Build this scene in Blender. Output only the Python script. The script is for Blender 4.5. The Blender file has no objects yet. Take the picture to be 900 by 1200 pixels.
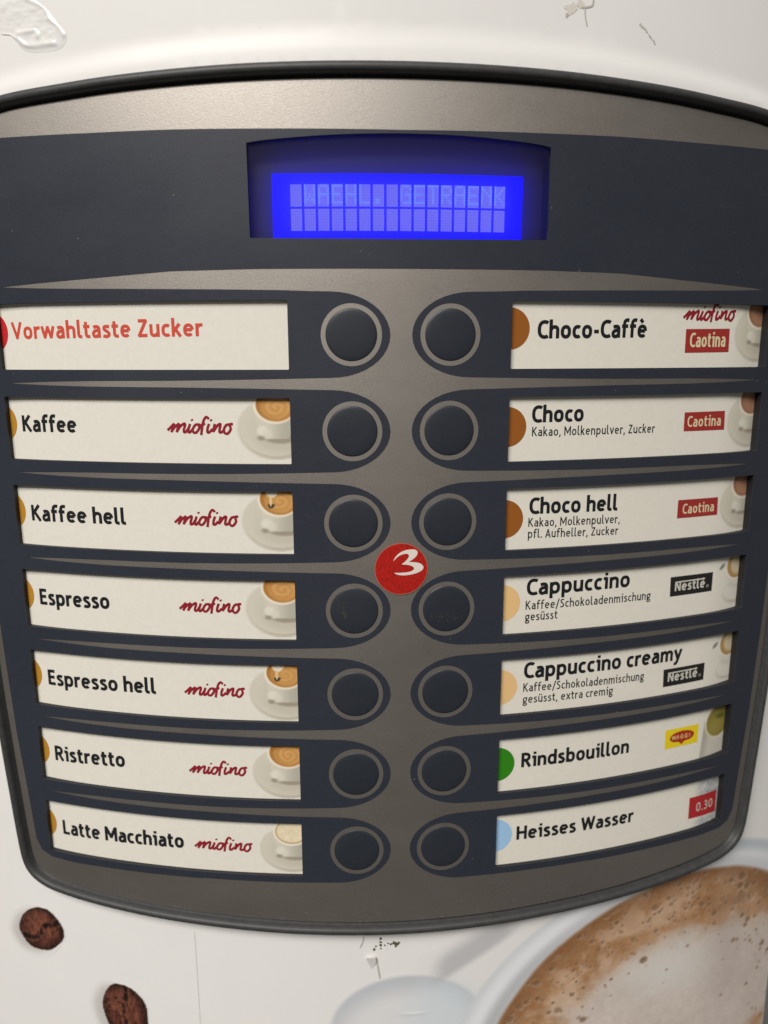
import bpy, math, random
import numpy as np
from mathutils import Vector, Matrix
from mathutils.geometry import delaunay_2d_cdt

C = bpy.context.scene
COL = C.collection
RAD = 320.23          # radius (mm) of the curved machine front
BASE = 520.0          # mm from the foot of the cabinet to the first row of buttons
MM = 0.001

# ------------------------------------------------------------------ camera, world, light, exposure
cam_d = bpy.data.cameras.new("camera")
cam = bpy.data.objects.new("camera", cam_d)
COL.objects.link(cam)
C.camera = cam
cam_d.sensor_fit = 'VERTICAL'
cam_d.sensor_height = 24.0
cam_d.lens = 24.0 * 890.0 / 1200.0
cam_d.clip_start = 0.005
cam_d.clip_end = 50.0


def _rot(p, y, r):
    return (Matrix.Rotation(y, 4, 'Y') @ Matrix.Rotation(p, 4, 'X') @ Matrix.Rotation(r, 4, 'Z'))


_m = Matrix.Translation((-3.184276, -5.390331, 202.191765)) @ _rot(-0.2024485, -0.0372363, -0.0025256)
_ax = Matrix.Translation((0, 0, -RAD))
_m = _ax @ Matrix.Rotation(-8.960063 / RAD, 4, 'Y') @ _ax.inverted() @ _m      # panel centre line on x = 0
_toB = Matrix(((1, 0, 0, 0), (0, 0, -1, 0), (0, 1, 0, BASE), (0, 0, 0, 1)))
_m = _toB @ _m
_loc = _m.to_translation() * MM
cam.matrix_world = Matrix.Translation(_loc) @ _m.to_quaternion().to_matrix().to_4x4()
cam_d.dof.use_dof = True
cam_d.dof.focus_distance = 0.209
cam_d.dof.aperture_fstop = 7.0

W = bpy.data.worlds.new("World")
C.world = W
W.use_nodes = True
bg = W.node_tree.nodes['Background']
bg.inputs[0].default_value = (1.0, 0.95, 0.88, 1)
bg.inputs[1].default_value = 0.10

ld = bpy.data.lights.new("ceiling_light", 'AREA')
ld.shape = 'RECTANGLE'
ld.size, ld.size_y = 2.4, 1.7
ld.energy = 222.0
ld.color = (1.0, 0.955, 0.90)
lo = bpy.data.objects.new("ceiling_light", ld)
COL.objects.link(lo)
lo.location = (-1.35, -2.60, BASE * MM + 2.85)
_tgt = Vector((0, 0, BASE * MM - 0.05))
lo.rotation_euler = (_tgt - lo.location).to_track_quat('-Z', 'Y').to_euler()

C.view_settings.view_transform = 'Standard'
C.view_settings.look = 'None'
C.view_settings.exposure = 0.0
C.view_settings.gamma = 1.0

# ------------------------------------------------------------------ helpers


def lin(c):
    c = np.asarray(c, float) / 255.0
    return np.where(c <= 0.04045, c / 12.92, ((c + 0.055) / 1.055) ** 2.4)


PAPER = np.array((0.78, 0.755, 0.675))
DOOR = np.array((0.82, 0.812, 0.80))


def ink(rgb, white=(228, 221, 205), base=PAPER):
    """printed colour, relative to the white it is printed on"""
    return np.clip(lin(rgb) / lin(white) * base, 0.004, 0.9)


def P(u, v, w=0.0):
    """front coordinates: u along the curve, v up, w outward (mm) -> metres"""
    u = np.asarray(u, float); v = np.asarray(v, float); w = np.asarray(w, float)
    a = u / RAD
    x = np.sin(a) * (RAD + w)
    y = -((RAD + w) * np.cos(a) - RAD)
    z = v + BASE + 0 * u
    return np.stack(np.broadcast_arrays(x, y, z), -1) * MM


def mat(name, col, rough=0.5, metal=0.0, spec=0.5, noise=0.0, nscale=400.0, bump=0.0, bscale=3000.0, coat=0.0, rvar=0.0):
    m = bpy.data.materials.new(name)
    m.use_nodes = True
    nt = m.node_tree
    b = nt.nodes['Principled BSDF']
    b.inputs['Base Color'].default_value = (*[float(x) for x in col], 1)
    b.inputs['Roughness'].default_value = rough
    b.inputs['Metallic'].default_value = metal
    b.inputs['Specular IOR Level'].default_value = spec
    b.inputs['Coat Weight'].default_value = coat
    if rvar:
        tr = nt.nodes.new('ShaderNodeTexCoord')
        mp = nt.nodes.new('ShaderNodeMapping'); mp.inputs['Scale'].default_value = (22, 22, 40); mp.inputs['Rotation'].default_value = (0, .5, 0)
        nr = nt.nodes.new('ShaderNodeTexNoise'); nr.inputs['Scale'].default_value = 1.0; nr.inputs['Detail'].default_value = 6; nr.inputs['Roughness'].default_value = .62
        rr = nt.nodes.new('ShaderNodeMapRange')
        rr.inputs['From Min'].default_value = .3; rr.inputs['From Max'].default_value = .7
        rr.inputs['To Min'].default_value = rough - rvar; rr.inputs['To Max'].default_value = rough + rvar
        nt.links.new(tr.outputs['Object'], mp.inputs[0]); nt.links.new(mp.outputs[0], nr.inputs['Vector'])
        nt.links.new(nr.outputs[0], rr.inputs['Value']); nt.links.new(rr.outputs[0], b.inputs['Roughness'])
    if noise or bump:
        tc = nt.nodes.new('ShaderNodeTexCoord')
    if noise:
        n = nt.nodes.new('ShaderNodeTexNoise')
        n.inputs['Scale'].default_value = nscale
        n.inputs['Detail'].default_value = 4
        nt.links.new(tc.outputs['Object'], n.inputs['Vector'])
        r = nt.nodes.new('ShaderNodeMapRange')
        r.inputs['From Min'].default_value = 0.25
        r.inputs['From Max'].default_value = 0.75
        r.inputs['To Min'].default_value = 1 - noise
        r.inputs['To Max'].default_value = 1 + noise
        nt.links.new(n.outputs[0], r.inputs['Value'])
        mx = nt.nodes.new('ShaderNodeVectorMath')
        mx.operation = 'SCALE'
        mx.inputs[0].default_value = [float(x) for x in col]
        nt.links.new(r.outputs[0], mx.inputs['Scale'])
        nt.links.new(mx.outputs[0], b.inputs['Base Color'])
    if bump:
        n2 = nt.nodes.new('ShaderNodeTexNoise')
        n2.inputs['Scale'].default_value = bscale
        n2.inputs['Detail'].default_value = 2
        nt.links.new(tc.outputs['Object'], n2.inputs['Vector'])
        bp = nt.nodes.new('ShaderNodeBump')
        bp.inputs['Strength'].default_value = bump
        bp.inputs['Distance'].default_value = 0.0001
        nt.links.new(n2.outputs[0], bp.inputs['Height'])
        nt.links.new(bp.outputs[0], b.inputs['Normal'])
    return m


def emit(name, col, s):
    m = bpy.data.materials.new(name)
    m.use_nodes = True
    b = m.node_tree.nodes['Principled BSDF']
    b.inputs['Base Color'].default_value = (0.01, 0.01, 0.02, 1)
    b.inputs['Emission Color'].default_value = (*col, 1)
    b.inputs['Emission Strength'].default_value = s
    return m


def mat_print(name, rough=0.5, spec=0.4):
    """print whose ink colours are stored per vertex"""
    m = bpy.data.materials.new(name)
    m.use_nodes = True
    nt = m.node_tree
    b = nt.nodes['Principled BSDF']
    a = nt.nodes.new('ShaderNodeAttribute')
    a.attribute_name = 'ink'
    nt.links.new(a.outputs['Color'], b.inputs['Base Color'])
    b.inputs['Roughness'].default_value = rough
    b.inputs['Specular IOR Level'].default_value = spec
    return m


class MB:
    def __init__(s):
        s.v, s.f, s.mi, s.n = [], [], [], 0

    def add(s, verts, faces, mi=0):
        verts = np.asarray(verts, float).reshape(-1, 3)
        s.v.append(verts)
        s.f += [tuple(int(i) + s.n for i in f) for f in faces]
        s.mi += [mi] * len(faces)
        s.n += len(verts)

    def sheet(s, loops, w=0.0, step=6.0, mi=0, extra=None, wfun=None, keep=None):
        """flat (in u,v) region bounded by even-odd loops, laid on the curved front at height w"""
        loops = [fine(lp, 3.0) for lp in loops]
        pts, edges = [], []
        for lp in loops:
            k = len(pts)
            pts += [Vector((float(a), float(b))) for a, b in lp]
            n = len(lp)
            edges += [(k + i, k + (i + 1) % n) for i in range(n)]
        allp = np.array([(p.x, p.y) for lp in [pts] for p in lp])
        if step:
            a0, b0 = allp.min(0); a1, b1 = allp.max(0)
            gu = np.arange(a0 + step * .37, a1, step); gv = np.arange(b0 + step * .41, b1, step * 1.6)
            if len(gu) and len(gv):
                G = np.stack(np.meshgrid(gu, gv), -1).reshape(-1, 2)
                pts += [Vector((float(a), float(b))) for a, b in G[inside(G, loops)]]
        if extra is not None:
            pts += [Vector((float(a), float(b))) for a, b in extra]
        r = delaunay_2d_cdt(pts, edges, [], 0, 1e-5)
        V = np.array([(p.x, p.y) for p in r[0]])
        F = np.array([tuple(f) for f in r[2]], int)
        cen = V[F].mean(1)
        F = F[inside(cen, loops)]
        A = V[F]
        cr = (A[:, 1, 0] - A[:, 0, 0]) * (A[:, 2, 1] - A[:, 0, 1]) - (A[:, 1, 1] - A[:, 0, 1]) * (A[:, 2, 0] - A[:, 0, 0])
        lg = np.max([np.linalg.norm(A[:, i] - A[:, i - 1], axis=1) for i in range(3)], 0)
        ok = abs(cr) / lg > 0.012                     # leave out hairline slivers
        F = F[ok]; cr = cr[ok]
        F = np.where((cr > 0)[:, None], F, F[:, ::-1])
        ww = wfun(V) if wfun is not None else w
        s.add(P(V[:, 0], V[:, 1], ww), F, mi)

    def wall(s, lp, w0, w1, mi=0, flip=False, lp2=None):
        """band joining the loop at height w0 to the same (or another) loop at height w1"""
        lp = np.asarray(lp, float); l2 = lp if lp2 is None else np.asarray(lp2, float)
        if lp2 is None:
            lp = l2 = fine(lp, 3.0)
        n = len(lp)
        V = np.concatenate([P(lp[:, 0], lp[:, 1], w0), P(l2[:, 0], l2[:, 1], w1)])
        F = [(i, (i + 1) % n, n + (i + 1) % n, n + i) for i in range(n)]
        if flip:
            F = [f[::-1] for f in F]
        s.add(V, F, mi)

    def slab(s, loops, w, t, step=6.0, mi=0, extra=None):
        s.sheet(loops, w, step, mi, extra)
        for lp in loops:
            s.wall(lp, w, w - t, mi, flip=area(lp) > 0)

    def build(s, name, mats, parent=None, smooth=True):
        me = bpy.data.meshes.new(name)
        me.from_pydata(np.concatenate(s.v).tolist(), [], s.f)
        for m in (mats if isinstance(mats, (list, tuple)) else [mats]):
            me.materials.append(m)
        me.polygons.foreach_set('material_index', s.mi)
        if smooth:
            me.polygons.foreach_set('use_smooth', [True] * len(me.polygons))
        me.update()
        o = bpy.data.objects.new(name, me)
        COL.objects.link(o)
        o.parent = parent
        return o


def fine(lp, d):
    """split long edges so that they follow the curve"""
    lp = np.asarray(lp, float)
    o = []
    for a, b in zip(lp, np.roll(lp, -1, 0)):
        k = max(1, int(math.ceil(np.linalg.norm(b - a) / d)))
        o += [a + (b - a) * t for t in np.arange(k) / k]
    return np.array(o)


def area(lp):
    lp = np.asarray(lp, float); n = np.roll(lp, -1, 0)
    return 0.5 * np.sum(lp[:, 0] * n[:, 1] - n[:, 0] * lp[:, 1])


def inside(pt, loops):
    pt = np.asarray(pt, float)
    r = np.zeros(len(pt), bool)
    for lp in loops:
        lp = np.asarray(lp, float)
        x0, y0 = lp[:, 0], lp[:, 1]
        x1, y1 = np.roll(x0, -1), np.roll(y0, -1)
        for i in range(len(lp)):
            if y0[i] == y1[i]:
                continue
            c = (y0[i] > pt[:, 1]) != (y1[i] > pt[:, 1])
            xi = x0[i] + (pt[:, 1] - y0[i]) * (x1[i] - x0[i]) / (y1[i] - y0[i])
            r ^= c & (pt[:, 0] < xi)
    return r


def smooth_loop(pts, per=8, closed=True):
    """Catmull-Rom through the points"""
    p = np.asarray(pts, float); n = len(p); out = []
    rng = n if closed else n - 1
    for i in range(rng):
        g = (lambda k: p[k % n]) if closed else (lambda k: p[min(max(k, 0), n - 1)])
        a, b, c, d = g(i - 1), g(i), g(i + 1), g(i + 2)
        for t in np.arange(per) / per:
            out.append(0.5 * ((2 * b) + (-a + c) * t + (2 * a - 5 * b + 4 * c - d) * t * t + (-a + 3 * b - 3 * c + d) * t ** 3))
    if not closed:
        out.append(p[-1])
    return np.array(out)


def offset_loop(lp, d):
    """move a CCW loop outward by d"""
    lp = np.asarray(lp, float)
    t = np.roll(lp, -1, 0) - np.roll(lp, 1, 0)
    t /= np.linalg.norm(t, axis=1)[:, None]
    return lp + d * np.stack([t[:, 1], -t[:, 0]], -1)


def circle(cu, cv, r, n=48, rv=None):
    a = np.linspace(0, 2 * np.pi, n, endpoint=False)
    return np.stack([cu + r * np.cos(a), cv + (rv or r) * np.sin(a)], -1)


def rrect(u0, u1, v0, v1, r=0.4, k=4, ns=12):
    o = []
    for cx, cy, a0 in ((u1 - r, v1 - r, 0), (u0 + r, v1 - r, 90), (u0 + r, v0 + r, 180), (u1 - r, v0 + r, 270)):
        for a in np.linspace(a0, a0 + 90, k):
            o.append((cx + r * math.cos(math.radians(a)), cy + r * math.sin(math.radians(a))))
    # extra points along the long sides so that they follow the curve
    q = []
    for i in range(len(o)):
        a, b = np.array(o[i]), np.array(o[(i + 1) % len(o)])
        q.append(a)
        if abs(b[0] - a[0]) > 6:
            for t in np.arange(1, ns) / ns:
                q.append(a + (b - a) * t)
    return np.array(q)


def empty(name, u, v, w=0.0, label=None, cat=None, group=None):
    o = bpy.data.objects.new(name, None)
    COL.objects.link(o)
    o.empty_display_size = 0.005
    tag(o, label, cat, group)
    return o


def tag(o, label=None, cat=None, group=None, kind=None):
    if label: o['label'] = label
    if cat: o['category'] = cat
    if group: o['group'] = group
    if kind: o['kind'] = kind
    return o


# value noise for the printed pictures
def vnoise(x, y, seed=0):
    rs = np.random.RandomState(seed)
    T = rs.rand(64, 64)
    xi = np.floor(x).astype(int); yi = np.floor(y).astype(int)
    fx = x - xi; fy = y - yi
    fx = fx * fx * (3 - 2 * fx); fy = fy * fy * (3 - 2 * fy)
    g = lambda a, b: T[a % 64, b % 64]
    return (g(xi, yi) * (1 - fx) + g(xi + 1, yi) * fx) * (1 - fy) + (g(xi, yi + 1) * (1 - fx) + g(xi + 1, yi + 1) * fx) * fy


def fbm(x, y, seed=0, o=4):
    s = 0; a = 0.5
    for k in range(o):
        s = s + a * vnoise(x * 2 ** k, y * 2 ** k, seed + k); a *= .5
    return s / (1 - .5 ** o)


def sst(a, b, x):
    t = np.clip((x - a) / (b - a), 0, 1)
    return t * t * (3 - 2 * t)


def picture(name, u0, u1, v0, v1, step, w, paint, m, parent, cover=None):
    """a printed picture: a fine grid of ink dots coloured by paint(u, v)"""
    nu = int(round((u1 - u0) / step)) + 1; nv = int(round((v1 - v0) / step)) + 1
    U, V = np.meshgrid(np.linspace(u0, u1, nu), np.linspace(v0, v1, nv))
    col = paint(U, V).reshape(-1, 3)
    idx = np.arange(nu * nv).reshape(nv, nu)
    F = np.stack([idx[:-1, :-1], idx[:-1, 1:], idx[1:, 1:], idx[1:, :-1]], -1).reshape(-1, 4)
    if cover is not None:
        k = cover(U, V).reshape(-1)
        F = F[k[F].any(1)]
    used = np.unique(F)
    mp = -np.ones(nu * nv, int); mp[used] = np.arange(len(used))
    b = MB()
    b.add(P(U.reshape(-1)[used], V.reshape(-1)[used], w), mp[F])
    o = b.build(name, m, parent)
    at = o.data.color_attributes.new('ink', 'FLOAT_COLOR', 'POINT')
    at.data.foreach_set('color', np.concatenate([col[used], np.ones((len(used), 1))], 1).astype(np.float32).ravel())
    return o


# ------------------------------------------------------------------ materials
M = {}
M['door'] = mat('white_lacquer', DOOR, 0.35, spec=0.2, noise=0.012, nscale=60, bump=0.02, bscale=700)
M['silver'] = mat('silver_paint', (0.465, 0.432, 0.397), 0.50, metal=1.0, noise=0.14, nscale=2800, bump=0.2, bscale=2800, rvar=0.035)
M['ring'] = mat('silver_print', (0.47, 0.437, 0.40), 0.5, metal=1.0, noise=0.08, nscale=3000)
M['navy'] = mat('navy_film', (0.025, 0.030, 0.044), 0.46, spec=0.5, noise=0.10, nscale=900, bump=0.22, bscale=3200, rvar=0.08)
M['button'] = mat('navy_button', (0.021, 0.026, 0.036), 0.46, spec=0.45, noise=0.10, nscale=900, bump=0.15, bscale=3000, rvar=0.1)
M['rim'] = mat('black_rubber', (0.042, 0.043, 0.045), 0.52, spec=0.45, noise=0.22, nscale=500, bump=0.3, bscale=2500)
M['dark'] = mat('dark_plastic', (0.012, 0.012, 0.014), 0.6)
M['paper'] = mat('card_paper', PAPER, 0.6, spec=0.3, noise=0.03, nscale=700, bump=0.1, bscale=500)
M['black_ink'] = mat('black_ink', (0.014, 0.014, 0.016), 0.5, spec=0.3)
M['grey_ink'] = mat('grey_ink', (0.03, 0.03, 0.032), 0.5, spec=0.3)
M['red_ink'] = mat('red_ink', ink((205, 78, 60)), 0.5, spec=0.3)
M['wine_ink'] = mat('wine_ink', ink((142, 30, 42)), 0.5, spec=0.3)
M['brick_ink'] = mat('brick_ink', ink((158, 50, 45)), 0.5, spec=0.3)
M['cream_ink'] = mat('cream_ink', ink((222, 205, 165)), 0.5, spec=0.3)
M['white_ink'] = mat('white_ink', ink((205, 200, 185)), 0.5, spec=0.3)
M['patch_black'] = mat('patch_black', ink((38, 36, 34)), 0.5, spec=0.3)
M['patch_yellow'] = mat('patch_yellow', ink((232, 205, 35)), 0.5, spec=0.3)
M['patch_red'] = mat('patch_red', ink((165, 55, 25)), 0.5, spec=0.3)
M['price_red'] = mat('price_red', ink((178, 42, 45)), 0.5, spec=0.3)
M['print'] = mat_print('card_print', 0.5, 0.3)
M['door_print'] = mat_print('front_print', 0.3, 0.4)
M['sticker'] = mat('red_sticker', (0.42, 0.014, 0.010), 0.35, spec=0.4, noise=0.32, nscale=1800, bump=0.3, bscale=2500)
M['sticker_white'] = mat('sticker_white', (0.78, 0.72, 0.66), 0.4)
M['sticker_edge'] = mat('sticker_edge', (0.45, 0.16, 0.10), 0.5)
M['lcd'] = emit('lcd_blue', (0.0, 0.0, 1.0), 1.9)
M['cell'] = emit('lcd_cell', (0.215, 0.215, 0.95), 1.0)
M['dot'] = emit('lcd_dot', (0.22, 0.335, 1.2), 1.0)
M['grime'] = mat('grime', (0.10, 0.085, 0.045), 0.7)
M['dust'] = mat('dust', (0.27, 0.26, 0.24), 0.8)
for k, c in dict(red=(196, 40, 42), amber=(182, 130, 44), brown=(150, 88, 32), tan=(232, 190, 130), green=(50, 130, 22), blue=(160, 196, 226)).items():
    M['dot_' + k] = mat('ink_' + k, ink(c), 0.5, spec=0.3)


def mat_pane():
    m = bpy.data.materials.new('smoked_pane')
    m.use_nodes = True
    nt = m.node_tree
    nt.nodes.remove(nt.nodes['Principled BSDF'])
    out = nt.nodes['Material Output']
    tr = nt.nodes.new('ShaderNodeBsdfTransparent'); tr.inputs[0].default_value = (0.86, 0.86, 0.90, 1)
    tl = nt.nodes.new('ShaderNodeBsdfTranslucent'); tl.inputs[0].default_value = (0.75, 0.72, 0.8, 1)
    df = nt.nodes.new('ShaderNodeBsdfDiffuse'); df.inputs[0].default_value = (0.12, 0.10, 0.15, 1)
    gl = nt.nodes.new('ShaderNodeBsdfGlossy'); gl.inputs['Roughness'].default_value = 0.22
    m1 = nt.nodes.new('ShaderNodeMixShader'); m1.inputs[0].default_value = 0.24
    m2 = nt.nodes.new('ShaderNodeMixShader'); m2.inputs[0].default_value = 0.05
    m3 = nt.nodes.new('ShaderNodeMixShader')
    fr = nt.nodes.new('ShaderNodeFresnel'); fr.inputs[0].default_value = 1.45
    nt.links.new(tr.outputs[0], m1.inputs[1]); nt.links.new(tl.outputs[0], m1.inputs[2])
    nt.links.new(m1.outputs[0], m2.inputs[1]); nt.links.new(df.outputs[0], m2.inputs[2])
    nt.links.new(fr.outputs[0], m3.inputs[0])
    nt.links.new(m2.outputs[0], m3.inputs[1]); nt.links.new(gl.outputs[0], m3.inputs[2])
    nt.links.new(m3.outputs[0], out.inputs[0])
    return m


M['pane'] = mat_pane()

# ------------------------------------------------------------------ outlines (mm on the curved front)
_half = [(0, -175.2), (28, -174.7), (50, -173.8), (72, -172.7), (88, -171.6), (100, -170.5), (108, -169.5), (113.2, -168.4), (117.2, -166.2),
         (119.2, -162.6), (120.2, -155), (121.2, -143), (122.6, -125), (124.2, -100), (125.6, -60), (126, 0), (125.3, 36), (123, 46), (117, 52.6),
         (104.5, 56.4), (85, 58.1), (65, 59.4), (35, 60.6), (0, 61.0)]
SIL = smooth_loop(_half + [(-a, b) for a, b in _half[-2:0:-1]], 6)          # CCW
RIM_OUT = offset_loop(SIL, 3.9)

LI, LO, LH = 29.38, 112.08, 8.81
ROW = 25.0
WIN = []
for i in range(7):
    for s in (-1, 1):
        WIN.append(rrect(min(s * LI, s * LO), max(s * LI, s * LO), -ROW * i - LH, -ROW * i + LH, 0.35))
_arc = smooth_loop([(38.3, 46.4), (32.5, 47.2), (17, 48.2), (0, 48.5), (-17, 48.1), (-32.5, 47.1), (-38.5, 46.4)], 4, False)
LCDW = np.concatenate([[(-38.4, 24.0), (-20, 23.8), (0, 23.7), (20, 23.8), (38.5, 24.0)], _arc])


def capsule_end(s, vc, up_first):
    a = np.linspace(90, -90, 21) if up_first else np.linspace(-90, 90, 21)
    return [(s * (18.4 - 15.55 * math.cos(math.radians(t))), vc + 10.9 * math.sin(math.radians(t))) for t in a]


HH = [(24, 11.0), (31, 11.15), (45, 11.4), (60, 11.6), (85, 11.75), (97, 12.0), (104, 12.25)]
T1 = [(24, 11.0), (31, 11.25), (45, 11.5), (60, 11.75), (84, 12.2), (97, 12.55), (104, 12.85)]
BT = [(0, 16.5), (15, 16.5), (37, 16.5), (59.5, 16.2), (80, 14.9), (97, 13.95), (104, 13.5)]
nav = []
right = []                          # right column, from bottom to top
for i in range(6, -1, -1):
    vc = -ROW * i
    if i == 6:
        right += [(60, vc - 10.95), (40, vc - 10.95), (28, vc - 10.92)]
    else:
        right += [(u, vc - h) for u, h in HH[::-1]]
    right += capsule_end(1, vc, False)
    right += [(u, vc + h) for u, h in (T1 if i == 0 else HH)]
    right += [(109.5, 13.15)] if i == 0 else [(110.3, vc + 12.5)]
right += [(u, v) for u, v in BT[::-1]]
side = [(-60, -161.1), (-84, -161.3), (-104, -161.5), (-111.5, -161.0), (-115.2, -159.2), (-117, -155.5), (-118.5, -138), (-120.3, -120), (-122, -90), (-123.4, -50),
        (-123.9, 0), (-123.2, 36), (-121, 46), (-116, 50.2), (-105, 50.4), (-80, 50.0), (-57.5, 49.9), (-35.9, 49.6), (0, 49.3)]
outer = side + [(-a, b) for a, b in side[-2::-1]]      # clockwise from bottom left over the top to bottom right
left = [(-a, b) for a, b in right[-2::-1]]
nav = np.array(outer + right + left)
if area(nav) < 0:
    nav = nav[::-1]

# ------------------------------------------------------------------ the machine
machine = empty('vending_machine', 0, 0, 0, 'white drinks vending machine with curved front and dark oval selection panel', 'vending machine')

# --- white front, with a raised lip round the panel
DU, DV0, DV1 = 150.6, -500.0, 190.0


def lip(V):
    d = np.full(len(V), 1e9)
    for q in range(0, len(RIM_OUT)):
        a, b = RIM_OUT[q], RIM_OUT[(q + 1) % len(RIM_OUT)]
        ab = b - a
        t = np.clip(((V - a) @ ab) / (ab @ ab), 0, 1)
        d = np.minimum(d, np.linalg.norm(V - (a + t[:, None] * ab), axis=1))
    # wider at the top of the panel than below it
    k = sst(40, 62, V[:, 1])
    wid = 0.6 + (8.2 - 3.2 * (V[:, 0] / 105) ** 2) * k
    return -2.0 + (0.35 + 0.55 * k) * (1 - sst(0.2, 1.0, d / wid))


hole = offset_loop(SIL, 3.3)
db = MB()
gx = np.concatenate([offset_loop(SIL, d) for d in (3.7, 4.3, 5.2, 6.5, 8, 9.5, 11, 12.5, 14)])
gx = gx[(gx[:, 1] > 20) | (np.arange(len(gx)) < 4 * len(SIL))]
rect = rrect(-DU, DU, DV0, DV1, 3.0, 5, 40)
db.sheet([rect, hole], step=7.0, extra=gx, wfun=lip)
db.wall(rect, -2.0, -16.0, 1, flip=True)
db.wall(hole, -1.7, -8.0, flip=False)
door = db.build('front_door', [M['door'], M['dark']], machine)
cb = MB()
cab = rrect(-DU - 1.5, DU + 1.5, DV0 - 20, DV1 + 20, 5, 5, 40)
cb.sheet([cab], -14.0, 20)
Vb = P(cab[:, 0], cab[:, 1], -14.0)
Vc = Vb.copy(); Vc[:, 1] = 0.33
n = len(cab)
cb.add(np.concatenate([Vb, Vc]), [(i, n + i, n + (i + 1) % n, (i + 1) % n) for i in range(n)] + [tuple(range(n, 2 * n))])
cb.build('cabinet', M['dark'], machine)

# --- silver face with the windows cut out
sb = MB()
top = offset_loop(SIL, -0.45)
wide = [offset_loop(w_, 0.06) for w_ in WIN] + [offset_loop(LCDW, 0.06)]
sb.sheet([top] + wide, 0.0, 4.0)
sb.wall(top, 0.0, -0.35, flip=True, lp2=SIL)
sb.wall(SIL, -0.35, -2.2, flip=True)
panel = sb.build('control_panel', M['silver'], machine)
tag(panel, 'silver oval selection panel with navy film and two columns of buttons')

ob = MB()
holes = WIN + [LCDW]
ob.sheet([nav] + holes, 0.08, 4.0)
for h_ in WIN:
    ob.wall(h_, 0.08, -0.12, 0)
    ob.wall(h_, -0.12, -4.5, 1)
ob.wall(LCDW, 0.08, -4.9, flip=False)
ob.build('navy_film', [M['navy'], M['dark']], panel)

# --- dark rim
prof = [(0.05, -1.9), (0.95, -1.9), (1.0, 0.7), (1.25, 1.35), (1.75, 1.75), (2.4, 1.8), (3.0, 1.55), (3.5, 0.95), (3.8, 0.1), (3.95, -1.0), (4.0, -2.3)]
rb = MB()
lps = [offset_loop(SIL, d) for d, _ in prof]
n = len(SIL)
V = np.concatenate([P(l[:, 0], l[:, 1], w_) for l, (_, w_) in zip(lps, prof)])
F = []
for k in range(len(prof) - 1):
    F += [(k * n + i, (k + 1) * n + i, (k + 1) * n + (i + 1) % n, k * n + (i + 1) % n) for i in range(n)]
rb.add(V, F)
rb.build('rim', M['rim'], panel)

# --- back plate closing the panel
pb = MB()
pb.sheet([offset_loop(SIL, 2.0)], -6.0, 8.0)
pb.build('back_plate', M['dark'], panel)

# --- push buttons: a domed navy cap inside a printed silver ring
bm_ = MB()
BU = 12.957
prof = [(6.68, 0.09), (6.6, 0.16), (6.4, 0.23), (6.0, 0.30), (5.2, 0.38), (4.0, 0.45), (2.6, 0.50), (1.2, 0.52)]
NB = 56
an = np.linspace(0, 2 * np.pi, NB, endpoint=False)


def make_button(s, i):
    b = MB()
    cu, cv = s * BU, -ROW * i
    V = []
    for r, w_ in [(7.95, 0.12), (6.72, 0.12)]:
        V.append(P(cu + r * np.cos(an), cv + r * np.sin(an), w_))
    b.add(np.concatenate(V), [(k, (k + 1) % NB, NB + (k + 1) % NB, NB + k) for k in range(NB)], 1)
    V = [P(cu + r * np.cos(an), cv + r * np.sin(an), w_) for r, w_ in prof] + [P([cu], [cv], 0.525)]
    F = []
    for q in range(len(prof) - 1):
        F += [(q * NB + k, q * NB + (k + 1) % NB, (q + 1) * NB + (k + 1) % NB, (q + 1) * NB + k) for k in range(NB)]
    q = len(prof) - 1
    F += [(q * NB + k, q * NB + (k + 1) % NB, (q + 1) * NB) for k in range(NB)]
    b.add(np.concatenate(V), F, 0)
    return b.build('push_button', [M['button'], M['ring']], panel)


btn = {}
for i in range(7):
    for s in (-1, 1):
        btn[(s, i)] = make_button(s, i)

# --- display: smoked pane, blue backlit module, character cells
hb = MB()
hb.sheet([rrect(-40.5, 40.5, 21.5, 50.5, 0.5)], -5.4, 6)
hb.build('display_housing', mat('grey_housing', (0.10, 0.095, 0.11), 0.5), panel)
lb = MB()
SCR = rrect(-33.0, 32.3, 22.5, 39.9, 0.15)
lb.sheet([SCR], -3.2, 5)
lb.wall(SCR, -3.2, -5.3, flip=True)
screen = lb.build('display_screen', M['lcd'], panel)
tag(screen, 'glowing blue screen with two rows of sixteen pale character cells')
GL = {'W': ["10001", "10001", "10001", "10101", "10101", "11011", "10001"], 'A': ["01110", "10001", "10001", "11111", "10001", "10001", "10001"],
      'E': ["11111", "10000", "10000", "11110", "10000", "10000", "11111"], 'H': ["10001", "10001", "10001", "11111", "10001", "10001", "10001"],
      'L': ["10000", "10000", "10000", "10000", "10000", "10000", "11111"], '.': ["00000", "00000", "00000", "00000", "00000", "01100", "01100"],
      'G': ["01110", "10001", "10000", "10111", "10001", "10001", "01111"], 'T': ["11111", "00100", "00100", "00100", "00100", "00100", "00100"],
      'R': ["11110", "10001", "10001", "11110", "10100", "10010", "10001"], 'N': ["10001", "11001", "10101", "10011", "10001", "10001", "10001"],
      'K': ["10001", "10010", "10100", "11000", "10100", "10010", "10001"], ' ': ["00000"] * 7}
msg = " WAEHL. GETRAENK"
kb = MB()
pit = (27.85 + 28.6) / 16
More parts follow.
